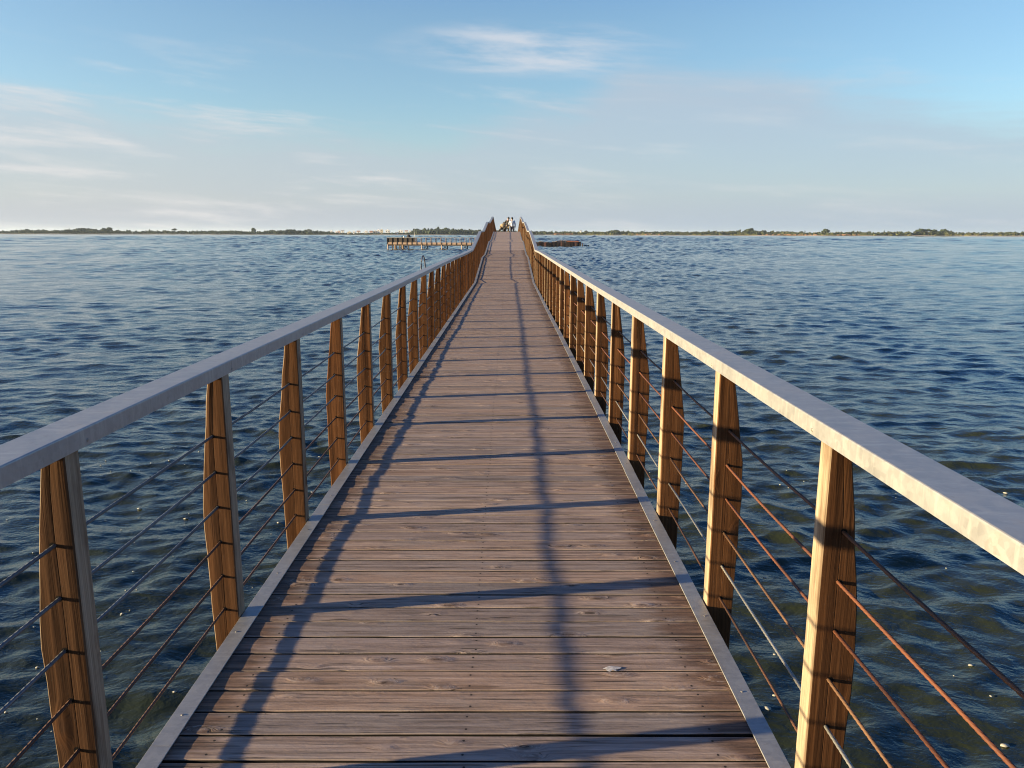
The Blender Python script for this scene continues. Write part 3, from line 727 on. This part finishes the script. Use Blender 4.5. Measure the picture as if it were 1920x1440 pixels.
# handrails -----------------------------------------------------------
def rail_mesh(pa, pb, side, w_=0.118, h=0.050):
    r = 0.004; prof = [(0, 0), (0, h - r), (r * 0.3, h - r * 0.3), (r, h), (w_ - r, h), (w_ - r * 0.3, h - r * 0.3), (w_, h - r), (w_, 0), (w_ - 0.004, 0), (w_ - 0.004, h - 0.007), (0.004, h - 0.007), (0.004, 0)]
    v = []; n = len(prof)
    for p in (pa, pb):
        for x, z in prof: v.append((side * (p[0] + x), p[1], p[2] + z))
    f = [(j, (j+1) % n, n + (j+1) % n, n + j) for j in range(n)]
    f += [(0, 1, 10, 11), (1, 2, 3, 10), (3, 4, 9, 10), (4, 5, 6, 9), (6, 7, 8, 9)]
    f += [tuple(q + n for q in t_) for t_ in f[-5:]]
    return fix_normals(mesh('handrail', v, f, M['galv']))
for side in (-1, 1):
    c = cuts(4.4, 1.3 if side < 0 else 2.9); jr = random.Random(40 + side)
    nodes = [(0.994 + jr.uniform(-0.010, 0.010), y, zd(y) + 1.038 + jr.uniform(-0.009, 0.009) * (1 if y < 24 else 2.4)) for y in c]
    for a, b_ in zip(nodes[:-1], nodes[1:]):
        ga = (a[0], a[1] + 0.0012, a[2]); gb = (b_[0], b_[1] - 0.0012, b_[2])
        o = obj('handrail', rail_mesh(ga, gb, side), bridge)
        for y in [q + SHIFT[side] for q in post_ys]:
            if a[1] < y < b_[1] and y < 9:
                t_ = (y + 0.10 - a[1]) / (b_[1] - a[1]); xx = a[0] + (b_[0] - a[0]) * t_; zz = a[2] + (b_[2] - a[2]) * t_
                obj('screw', SCREW, o, (side * (xx - 0.0004), y + 0.10, zz + 0.014), (0, -side * math.pi / 2, 0))

# cables ---------------------------------------------------------------
def cable_mesh(name, side, k, mat, Rr=0.0047):
    rng = random.Random(500 + k + (10 if side > 0 else 0))
    hx = side * (PX + 0.056); hy = [y + SHIFT[side] + 0.035 for y in post_ys]
    hp = [(hx + rng.uniform(-0.004, 0.004), y, zd(y - 0.035) + HOLE[k] + rng.uniform(-0.0018, 0.0018)) for y in hy]
    pts = []
    for a, b_ in zip(hp[:-1], hp[1:]):
        near = 0.2 < b_[1] and a[1] < 5.5
        n = 190 if near else (10 if a[1] < 15 else 3); sag = rng.uniform(0.0, 0.0022) if k < 2 else rng.uniform(0.0, 0.009); sway = rng.uniform(-0.004, 0.004)
        for i in range(n):
            t_ = i / n; q = 4 * t_ * (1 - t_)
            pts.append(((a[0] + (b_[0] - a[0]) * t_ + sway * q), a[1] + (b_[1] - a[1]) * t_, a[2] + (b_[2] - a[2]) * t_ - sag * q))
    pts.append(hp[-1])
    P = np.array(pts); n = 14; T = np.gradient(P, axis=0); T /= np.linalg.norm(T, axis=1)[:, None]
    sx = np.cross(T, np.array((0, 0, 1.0))); sx /= np.linalg.norm(sx, axis=1)[:, None]; sy = np.cross(sx, T)
    s = np.concatenate([[0], np.cumsum(np.linalg.norm(np.diff(P, axis=0), axis=1))])
    ang = np.arange(n) * 2 * math.pi / n
    tw = ang[None, :] * 6 - (2 * math.pi * s / 0.021)[:, None] * np.where(P[:, 1] < 6.5, 1.0, 0.0)[:, None]
    rad = Rr * (1 + 0.22 * np.cos(tw))
    V = P[:, None, :] + rad[:, :, None] * (np.cos(ang)[None, :, None] * sx[:, None, :] + np.sin(ang)[None, :, None] * sy[:, None, :])
    m_ = len(P); i = np.arange(m_ - 1)[:, None] * n + np.arange(n)[None, :]; j = np.arange(m_ - 1)[:, None] * n + (np.arange(n)[None, :] + 1) % n
    F = np.stack([i, j, j + n, i + n], -1).reshape(-1, 4)
    me = mesh(name, V.reshape(-1, 3), [tuple(q) for q in F.tolist()], mat, True)
    return me
LEFT = ['c_dark', 'c_dark', 'c_dark', 'c_grey', 'c_grey', 'c_grey']
RIGHT = ['c_brown', 'c_silver', 'c_tan', 'c_rust', 'c_rust', 'c_brown']
CL = {'c_dark': 'dark rusty wire cable', 'c_grey': 'grey galvanised wire cable', 'c_silver': 'bright silvery wire cable', 'c_brown': 'brown rusty wire cable', 'c_rust': 'orange rusty wire cable', 'c_tan': 'pale rusty wire cable'}
for side, names in ((-1, LEFT), (1, RIGHT)):
    for k, nm in enumerate(names):
        o = obj('cable', cable_mesh('cable', side, k, M[nm]), bridge); o['label'] = CL[nm]

# what carries the deck -------------------------------------------------
for x in (-0.80, 0.0, 0.80):
    m_ = MB(); ys = [Y0] + knots_y + [Y1]; v = []; f = []
    for y in ys:
        for dx, dz in ((-0.05, -0.27), (0.05, -0.27), (0.05, -0.042), (-0.05, -0.042)): v.append((x + dx, y, zd(y) + dz))
    for i in range(len(ys) - 1):
        for j in range(4): f.append((i*4+j, i*4+(j+1) % 4, (i+1)*4+(j+1) % 4, (i+1)*4+j))
    f += [(0, 1, 2, 3), tuple(range(len(v) - 4, len(v)))[::-1]]
    obj('girder', fix_normals(mesh('girder', v, f, M['beam'])), bridge)
PILE = MB().tube([(0, 0, -3.2), (0, 0, 1.0)], [0.13, 0.12], 10).mesh('pile', M['pile'], True)
for y in np.arange(1.45, Y1, 5.5):
    obj('cross_beam', MB().box(-1.0, 1.0, y - 0.08, y + 0.08, zd(y) - 0.47, zd(y) - 0.275).mesh('cross_beam', M['beam']), bridge)
    for x in (-0.72, 0.72):
        o = obj('pile', PILE, bridge, (x, y, 0)); top = zd(y) - 0.48
        o.scale = (1, 1, (top - (WATER - 2.0)) / 4.2); o.location[2] = top - 1.0 * o.scale[2]

# ------------------------------------------------------------------ ladder beside the left rail
M['tube'] = plain('painted_steel_tube', (0.05, 0.045, 0.06), 0.5, 0.2, 0.2, 20)
def ladder():
    y = 15.2; x = -1.55
    t = tag(empty('ladder', (x, y, WATER)), 'steel water ladder with hooped top rising beside the left handrail', 'ladder')
    pts = [(-0.02, -0.02, -1.2), (-0.02, -0.02, 2.70)]
    for q in range(1, 10):
        a = math.pi * q / 10; pts.append((-0.02 + 0.03 * q / 10, 0.22 - 0.24 * math.cos(a), 2.72 + 0.24 * math.sin(a)))
    pts += [(0.01, 0.46, 2.70), (0.0, 0.46, -1.2)]
    obj('rail', MB().tube(pts, 0.012, 8).mesh('rail', M['tube'], True), t)
    for z in (1.70, 1.3):
        for dy in (-0.02, 0.46): obj('bracket', MB().tube([(-0.01, dy, z), (0.56, dy, z)], 0.011, 6).mesh('bracket', M['tube'], True), t)
    for k in range(9):
        z = -0.3 + k * 0.27; obj('rung', MB().tube([(-0.02, -0.02, z), (-0.005, 0.46, z)], 0.011, 6).mesh('rung', M['tube'], True), t)
ladder()

# ------------------------------------------------------------------ distant pier on the left
M['pier_wood'] = plain('pier_boards', (0.26, 0.17, 0.115), 0.85, 0, 0.25, 1.5)
M['pier_dark'] = plain('tarred_timber', (0.045, 0.034, 0.028), 0.85, 0, 0.3, 2)
M['pier_pale'] = plain('bleached_timber', (0.31, 0.215, 0.155), 0.85, 0, 0.2, 2)
def pier():
    D = 168.0; xl = px2x(729.5, D); L = 29.0
    t = tag(empty('pier', (xl, D, WATER), R(-7)), 'distant timber pier with railing and boarded fence left of the footbridge', 'pier')
    n = int(L / 1.075)
    obj('deck', MB().box(0, L, 0.02, 2.6, 1.12, 1.26).mesh('deck', M['pier_wood']), t)
    obj('beam', MB().box(0.05, L, 0.10, 0.32, 0.72, 1.115).mesh('beam', M['pier_dark']), t)
    obj('beam', MB().box(0.05, L, 2.25, 2.45, 0.72, 1.115).mesh('beam', M['pier_dark']), t)
    post = MB().box(-0.045, 0.045, -0.085, 0.0, 0.95, 2.36).mesh('post', M['pier_dark']); rp = MB().box(-0.045, 0.045, 2.62, 2.70, 0.95, 2.36).mesh('post', M['pier_wood'])
    fas = MB().box(0.07, 1.00, -0.03, 0.015, 0.98, 1.42).mesh('fascia_board', M['pier_pale'])
    for i in range(n + 1):
        obj('post', post, t, (i * 1.075, 0, 0)); obj('post', rp, t, (i * 1.075 + 0.3, 0, 0))
        if i < n: obj('fascia_board', fas, t, (i * 1.075, 0, random.Random(i).uniform(-0.02, 0.02)))
    obj('handrail', MB().box(-0.05, L, -0.12, 0.03, 2.365, 2.45).mesh('handrail', M['galv']), t)
    obj('handrail', MB().box(-0.05, L, 2.58, 2.73, 2.365, 2.45).mesh('handrail', M['galv']), t)
    bd = MB().box(0.0, 0.205, 0.02, 0.045, 1.27, 2.36).mesh('fence_board', M['pier_dark'])
    for i in range(29): obj('fence_board', bd, t, (0.02 + i * 0.213, 0, 0))
    pl = MB().tube([(0, 0, -2.0), (0, 0, 1.1)], [0.13, 0.12], 8).mesh('pile', M['pier_pale'], True)
    pk = MB().tube([(0, 0, -2.0), (0, 0, 1.1)], [0.12, 0.12], 8).mesh('pile', M['pier_dark'], True)
    for x in (0.1, 1.7, 3.3, 7.55, 11.85, 16.2, 20.5, 24.8): obj('pile', pl, t, (x, 0.15, 0))
    for x in (0.5, 0.95, 1.3, 2.1, 2.5, 2.95, 4.1, 8.3, 12.65, 17.0, 21.3, 25.6): obj('pile', pk, t, (x, 2.35, 0))
    for x in (3.4, 7.65, 11.95, 16.3, 20.6):
        obj('brace', MB().bar((x, 1.2, 0.1), (x + 0.75, 1.2, 0.75), 0.1).mesh('brace', M['pier_dark']), t)
        obj('brace', MB().bar((x, 1.33, 0.75), (x + 0.75, 1.33, 0.1), 0.1).mesh('brace', M['pier_dark']), t)
    return xl, D
xl, PD = pier()
def bundle(dx, sx, sz, seed, label, two=False):
    v = []; rng = random.Random(seed)
    t = tag(empty('bundle', (xl + dx, PD + 0.35, WATER + 1.265)), label, 'bundle')
    s = clump((1, 1, 1, seed), 0.4) * np.array((sx, 0.28, sz)); s[:, 2] = np.maximum(s[:, 2] + sz * 0.8, 0) 
    obj('cover', mesh('cover', s, ICO2F, M['tarp'], True), t)
    if two:
        s2 = clump((1, 1, 1, seed + 3), 0.2) * np.array((0.16, 0.16, 0.3)) + np.array((sx * 0.75, -0.05, sz * 1.45)); obj('pale_end', mesh('pale_end', s2, ICO2F, M['tarp_w'], True), t)
M['tarp'] = plain('black_tarpaulin', (0.018, 0.016, 0.018), 0.6, 0, 0.3, 3); M['tarp_w'] = plain('pale_sheet', (0.55, 0.52, 0.5), 0.7, 0, 0.1, 3)
bundle(3.2, 0.50, 0.80, 2, 'low dark bundle with pale end behind the pier fence', True)
bundle(4.55, 0.42, 0.92, 5, 'taller dark bundle behind the pier fence, right of the other')
pole = MB().tube([(0, 0, -0.1), (0, 0, 3.1)], [0.035, 0.022], 8)
t = tag(empty('pole', (xl + 5.78, PD + 0.9, WATER + 1.26)), 'thin pale mast standing on the pier at the end of its fence', 'pole')
obj('shaft', pole.mesh('shaft', M['galv'], True), t); obj('cap', MB().tube([(0, 0, 3.1), (0, 0, 3.16)], [0.035, 0.02], 8).mesh('cap', M['galv'], True), t)

# ------------------------------------------------------------------ ruined jetty on the right
M['rust_beam'] = plain('rusted_beam', (0.26, 0.085, 0.045), 0.85, 0, 0.35, 2); M['ruin'] = plain('charred_piles', (0.030, 0.018, 0.015), 0.85, 0, 0.5, 2)
M['ruin_b'] = plain('red_brown_piles', (0.11, 0.045, 0.032), 0.85, 0, 0.4, 2)
def ruin():
    D = 205.0; x0 = px2x(985, D); L = px2x(1087, D) - x0
    t = tag(empty('jetty', (x0, D, WATER)), 'ruined dark timber jetty with rusty top beam right of the footbridge', 'jetty')
    rng = random.Random(4); n = 46
    for i in range(n):
        x = L * (i + 0.5) / n; h = 1.12 + rng.uniform(-0.08, 0.14); r = L / n * 0.5
        if 26 <= i <= 34: h += rng.uniform(0.0, 0.35)
        p = MB().box(x - r * rng.uniform(0.8, 0.97), x + r * rng.uniform(0.8, 0.97), rng.uniform(-0.12, 0.06), 0.25, -1.5, h)
        obj('pile', p.mesh('pile', M['ruin_b' if rng.random() < 0.22 else 'ruin']), t)
        if rng.random() < 0.3 or 28 <= i <= 34: obj('pile_cap', MB().box(x - r * 0.7, x + r * 0.7, -0.16, 0.2, h + 0.002, h + rng.uniform(0.05, 0.2)).mesh('pile_cap', M['pier_pale']), t)
    obj('backing', MB().box(0, L, 0.3, 2.2, -1.5, 1.02).mesh('backing', M['ruin']), t)
    obj('top_beam', MB().bar((L * 0.74, -0.05, 1.34), (L * 0.955, -0.05, 1.28), 0.3, 0.3).mesh('top_beam', M['rust_beam']), t)
    for i, (dx, h, ls) in enumerate(((0.35, 0.8, 'nearest the ruined jetty end'), (0.95, 0.5, 'second off the ruined jetty end'), (1.35, 0.42, 'third off the ruined jetty end'), (2.0, 0.4, 'farthest from the ruined jetty end'))):
        m_ = MB().tube([(0, 0, -1.5), (0.03, 0, h * 0.7), (0.06, 0.02, h)], [0.16, 0.15, 0.10], 8)
        s = obj('stump', m_.mesh('stump', M['ruin'], True), None, (x0 + L + dx, D + 0.3 * i, WATER)); tag(s, 'broken dark pile stump standing in the water, ' + ls, 'stump', 'pile stumps off the ruined jetty')
ruin()

# ------------------------------------------------------------------ people beyond the crest
def skin(name, V, E, Rd, mat, parent, root=0, sub=1):
    me = bpy.data.meshes.new(name + '_frame'); me.from_pydata([tuple(p) for p in V], E, [])
    tmp = bpy.data.objects.new(name + '_frame', me); COL.objects.link(tmp)
    md = tmp.modifiers.new('skin', 'SKIN'); md.use_smooth_shade = True
    for i, r in enumerate(Rd): me.skin_vertices[0].data[i].radius = (r, r) if not isinstance(r, tuple) else r
    me.skin_vertices[0].data[root].use_root = True
    s = tmp.modifiers.new('sub', 'SUBSURF'); s.levels = sub; s.render_levels = sub
    dg = bpy.context.evaluated_depsgraph_get(); out = bpy.data.meshes.new_from_object(tmp.evaluated_get(dg))
    bpy.data.objects.remove(tmp); out.name = name; out.materials.clear(); out.materials.append(mat); out.shade_smooth()
    return obj(name, out, parent)
M['skin'] = plain('skin', (0.34, 0.20, 0.14), 0.55, 0, 0.08, 12)
M['hair_d'] = plain('dark_hair', (0.018, 0.013, 0.011), 0.5, 0, 0.3, 40); M['hair_g'] = plain('grey_hair', (0.30, 0.28, 0.26), 0.6, 0, 0.2, 40)
M['jacket'] = plain('dark_brown_cloth', (0.022, 0.016, 0.013), 0.85, 0, 0.3, 12); M['khaki'] = plain('khaki_cloth', (0.24, 0.18, 0.10), 0.85, 0, 0.2, 12)
M['white'] = plain('white_cloth', (0.40, 0.43, 0.50), 0.85, 0, 0.06, 12); M['navy'] = plain('navy_cloth', (0.016, 0.018, 0.04), 0.85, 0, 0.2, 12)
M['cream'] = plain('cream_cloth', (0.27, 0.20, 0.115), 0.85, 0, 0.1, 12); M['black'] = plain('black_cloth', (0.014, 0.013, 0.015), 0.85, 0, 0.2, 12); M['shoe'] = plain('shoe', (0.05, 0.04, 0.04), 0.6, 0, 0.2, 12)
def person(loc, rz, J, top, legs, hair, label, sc=1.0, long_hair=False):
    t = tag(empty('person', loc, rz), label, 'person'); t.scale = (sc, sc, sc)
    # J: dict of joints, figure faces -y in its own frame
    order = ['pelvis', 'waist', 'chest', 'neck', 'head', 'crown', 'shL', 'elL', 'haL', 'fiL', 'shR', 'elR', 'haR', 'fiR', 'hiL', 'knL', 'anL', 'toL', 'hiR', 'knR', 'anR', 'toR']
    ix = {k: i for i, k in enumerate(order)}; V = [J[k] for k in order]
    Rd = [(.13, .10), (.115, .085), (.13, .09), .052, .088, .068, .062, .043, .03, .02, .062, .043, .03, .02, .085, .058, .04, .03, .085, .058, .04, .03]
    E = [(ix[a], ix[b]) for a, b in (('pelvis', 'waist'), ('waist', 'chest'), ('chest', 'neck'), ('neck', 'head'), ('head', 'crown'), ('chest', 'shL'), ('shL', 'elL'), ('elL', 'haL'), ('haL', 'fiL'), ('chest', 'shR'), ('shR', 'elR'), ('elR', 'haR'), ('haR', 'fiR'),
         ('pelvis', 'hiL'), ('hiL', 'knL'), ('knL', 'anL'), ('anL', 'toL'), ('pelvis', 'hiR'), ('hiR', 'knR'), ('knR', 'anR'), ('anR', 'toR'))]
    skin('body', V, E, Rd, M['skin'], t)
    def sub(keys, edges, grow, name, mat):
        jx = {k: i for i, k in enumerate(keys)}
        rr = []
        for k in keys:
            r = Rd[ix[k]]; rr.append(tuple(q * grow + 0.02 for q in r) if isinstance(r, tuple) else r * grow + 0.014)
        skin(name, [J[k] for k in keys], [(jx[a], jx[b]) for a, b in edges], rr, mat, t)
    J['collar'] = tuple(0.55 * a + 0.45 * b for a, b in zip(J['chest'], J['neck'])); ix['collar'] = len(Rd); Rd.append((.10, .075))
    J['hem'] = tuple(1.12 * a - 0.12 * b for a, b in zip(J['pelvis'], J['chest'])); ix['hem'] = len(Rd); Rd.append((.13, .10))
    sub(['hem', 'waist', 'chest', 'collar', 'shL', 'elL', 'haL', 'shR', 'elR', 'haR'],
        [('hem', 'waist'), ('waist', 'chest'), ('chest', 'collar'), ('chest', 'shL'), ('shL', 'elL'), ('elL', 'haL'), ('chest', 'shR'), ('shR', 'elR'), ('elR', 'haR')], 1.16, 'jacket' if top == 'jacket' else 'sweater', M[top])
    sub(['pelvis', 'hiL', 'knL', 'anL', 'hiR', 'knR', 'anR'], [('pelvis', 'hiL'), ('hiL', 'knL'), ('knL', 'anL'), ('pelvis', 'hiR'), ('hiR', 'knR'), ('knR', 'anR')], 1.10, 'trousers', M[legs])
    for s in 'LR':
        a, b_ = Vector(J['an' + s]), Vector(J['to' + s])
        obj('shoe', MB().tube([a + (a - b_) * 0.3 - Vector((0, 0, .02)), a, b_, b_ + (b_ - a) * 0.25], [.03, .055, .045, .02], 8).mesh('shoe', M['shoe'], True), t)
    hd = Vector(J['head']); cr = Vector(J['crown']); up = (cr - hd).normalized()
    hv = ICO2[ICO2[:, 2] > -0.25 if not long_hair else ICO2[:, 2] > -2]
    q = Vector((0, 0, 1)).rotation_difference(up).to_matrix()
    s = clump((0.098, 0.108, 0.115, 4.0), 0.10)
    keep = [f for f in ICO2F if all((ICO2[i][2] > -0.15 or ICO2[i][1] > 0.15) and not (ICO2[i][1] < -0.45 and ICO2[i][2] < 0.35) for i in f)]
    vs = [q @ Vector(p) + hd + up * 0.05 + Vector((0, 0.012, 0)) for p in s]
    obj('hair', mesh('hair', vs, keep, M[hair], True), t)
    fc = q @ Vector((0, -0.088, -0.005)); obj('nose', MB().tube([hd + up * 0.05 + fc, hd + up * 0.01 + fc * 1.22, hd + fc], [.008, .016, .01], 6).mesh('nose', M['skin'], True), t)
    for sx in (-1, 1):
        e = hd + up * 0.02 + q @ Vector((sx * 0.088, 0.005, 0)); obj('ear', MB().tube([e - up * .025, e + Vector((sx * .012, .01, 0)), e + up * .028], [.008, .014, .01], 6).mesh('ear', M['skin'], True), t)
def joints(lean=(0, 0, 0), **kw):
    J = dict(pelvis=(0, 0, .93), waist=(0, 0, 1.1), chest=(0, 0, 1.33), neck=(0, 0, 1.48), head=(0, -.02, 1.58), crown=(0, -.01, 1.69),
             shL=(.19, 0, 1.39), elL=(.25, .02, 1.12), haL=(.24, -.08, .90), fiL=(.23, -.1, .80), shR=(-.19, 0, 1.39), elR=(-.25, .02, 1.12), haR=(-.24, -.08, .90), fiR=(-.23, -.1, .80),
             hiL=(.10, 0, .88), knL=(.11, -.02, .48), anL=(.11, .02, .08), toL=(.13, -.13, .04), hiR=(-.10, 0, .88), knR=(-.11, -.02, .48), anR=(-.11, .02, .08), toR=(-.13, -.13, .04))
    for k in ('waist', 'chest', 'neck', 'head', 'crown', 'shL', 'elL', 'haL', 'fiL', 'shR', 'elR', 'haR', 'fiR'):
        h = (J[k][2] - 0.93); p = J[k]; J[k] = (p[0] + lean[0] * h, p[1] + lean[1] * h, p[2] - lean[2] * abs(h))
    J.update(kw); return J
YP = 66.3
# standing person in white seen from behind
person((0.45, YP, zd(YP)), math.pi, joints((0.03, 0, 0), elL=(.27, -.05, 1.13), haL=(.2, -.2, 1.0), fiL=(.14, -.26, .98)), 'white', 'navy', 'hair_d',
       'person in white top and navy trousers standing on the right, beyond the crest', 1.0)
# bending forward beside
person((0.02, YP + 0.1, zd(YP)), math.pi, joints((-0.16, -0.35, 0.03), haL=(.22, -.42, .86), fiL=(.2, -.47, .78), elR=(-.34, -.22, 1.1), haR=(-.32, -.45, .92), fiR=(-.3, -.5, .85), anL=(.2, .05, .08), toL=(.22, -.1, .04), knL=(.16, -.05, .48)), 'jacket', 'khaki', 'hair_d',
       'person in dark jacket and khaki trousers leaning, middle of the three', 1.02)
# lower, one leg stretched to the left
J3 = joints((0, 0, 0), pelvis=(0, 0, .84), waist=(-.02, -.08, .96), chest=(-.05, -.24, 1.08), neck=(-.07, -.34, 1.15), head=(-.08, -.40, 1.19), crown=(-.09, -.43, 1.29),
            shL=(.13, -.25, 1.11), elL=(.22, -.36, .90), haL=(.16, -.50, .76), fiL=(.12, -.55, .70), shR=(-.23, -.25, 1.10), elR=(-.28, -.36, .88), haR=(-.2, -.50, .76), fiR=(-.16, -.55, .70),
            hiL=(.11, .0, .80), knL=(.36, -.04, .58), anL=(.64, .0, .12), toL=(.70, -.12, .05), hiR=(-.09, 0, .80), knR=(-.11, -.08, .44), anR=(-.10, 0, .08), toR=(-.11, -.14, .04))
person((-0.34, YP + 0.05, zd(YP)), math.pi, J3, 'cream', 'black', 'hair_d', 'stooping person in cream top with one black trousered leg stretched left', 1.0)

# ------------------------------------------------------------------ small things
M['foam'] = plain('foam', (0.24, 0.235, 0.21), 0.8, 0, 0.15, 30)
def foam():
    rng = random.Random(12); V = []; F = []; nb = 0
    n = 0
    while n < 240:
        if rng.random() < 0.62: x = -rng.uniform(1.3, 7.5); y = rng.uniform(3.2, 12)
        else: x = rng.uniform(1.3, 7.0); y = rng.uniform(3.2, 12)
        if mnoise.noise(Vector((x * 0.5, y * 0.35, 1.0))) < -0.12 and rng.random() < 0.8: continue
        r = rng.uniform(0.005, 0.015) * (1.9 if rng.random() < 0.16 else 1.0)
        s = rng.choice(LOW) * np.array((r * rng.uniform(1.0, 1.7), r, r * 0.35))
        V.append(s + np.array((x, y, water_z(x, y) + 0.004))); F += [tuple(q + nb for q in f) for f in ICO1F]; nb += len(s); n += 1
    tag(obj('foam_flecks', mesh('foam_flecks', np.concatenate(V), F, M['foam'], True)), 'small pale foam flecks floating on the near water', 'foam', None, 'stuff')
foam()
def dropping():
    rng = random.Random(2); n = 18; x0, y0 = 0.52, 2.62
    v = [(0, 0, 0.0010)]
    for ring, (q, z) in enumerate(((0.6, 0.0009), (1.0, 0.0001))):
        for k in range(n):
            a = 6.2832 * k / n; r = 1 + 0.7 * mnoise.noise(Vector((math.cos(a) * 2.2, math.sin(a) * 2.2, 0.3)))
            v.append((math.cos(a) * 0.030 * r * q, math.sin(a) * 0.017 * r * q, z))
    f = [(0, 1 + k, 1 + (k + 1) % n) for k in range(n)] + [(1 + k, 1 + n + k, 1 + n + (k + 1) % n, 1 + (k + 1) % n) for k in range(n)]
    tag(obj('bird_dropping', mesh('bird_dropping', v, f, M['drop'], True), None, (x0, y0, 0.0022)), 'white bird dropping on a deck plank right of centre', 'dropping')
M['drop'] = plain('bird_dropping', (0.42, 0.39, 0.37), 0.85, 0, 0.35, 90)
dropping()

# ------------------------------------------------------------------ thin haze over the lagoon
def haze():
    m = bpy.data.materials.new('haze'); m.use_nodes = True; nt = m.node_tree; nt.nodes.clear()
    o = nt.nodes.new('ShaderNodeOutputMaterial'); v = nt.nodes.new('ShaderNodeVolumePrincipled')
    v.inputs['Color'].default_value = (0.7, 0.85, 1.0, 1); v.inputs['Density'].default_value = 0.00006; v.inputs['Anisotropy'].default_value = 0.2
    nt.links.new(v.outputs[0], o.inputs['Volume'])
    h = obj('haze', MB().box(-6200, 6200, -3200, 9200, -6, 26).mesh('haze', m)); tag(h, 'thin pale haze over the lagoon', 'haze', None, 'stuff')
haze()
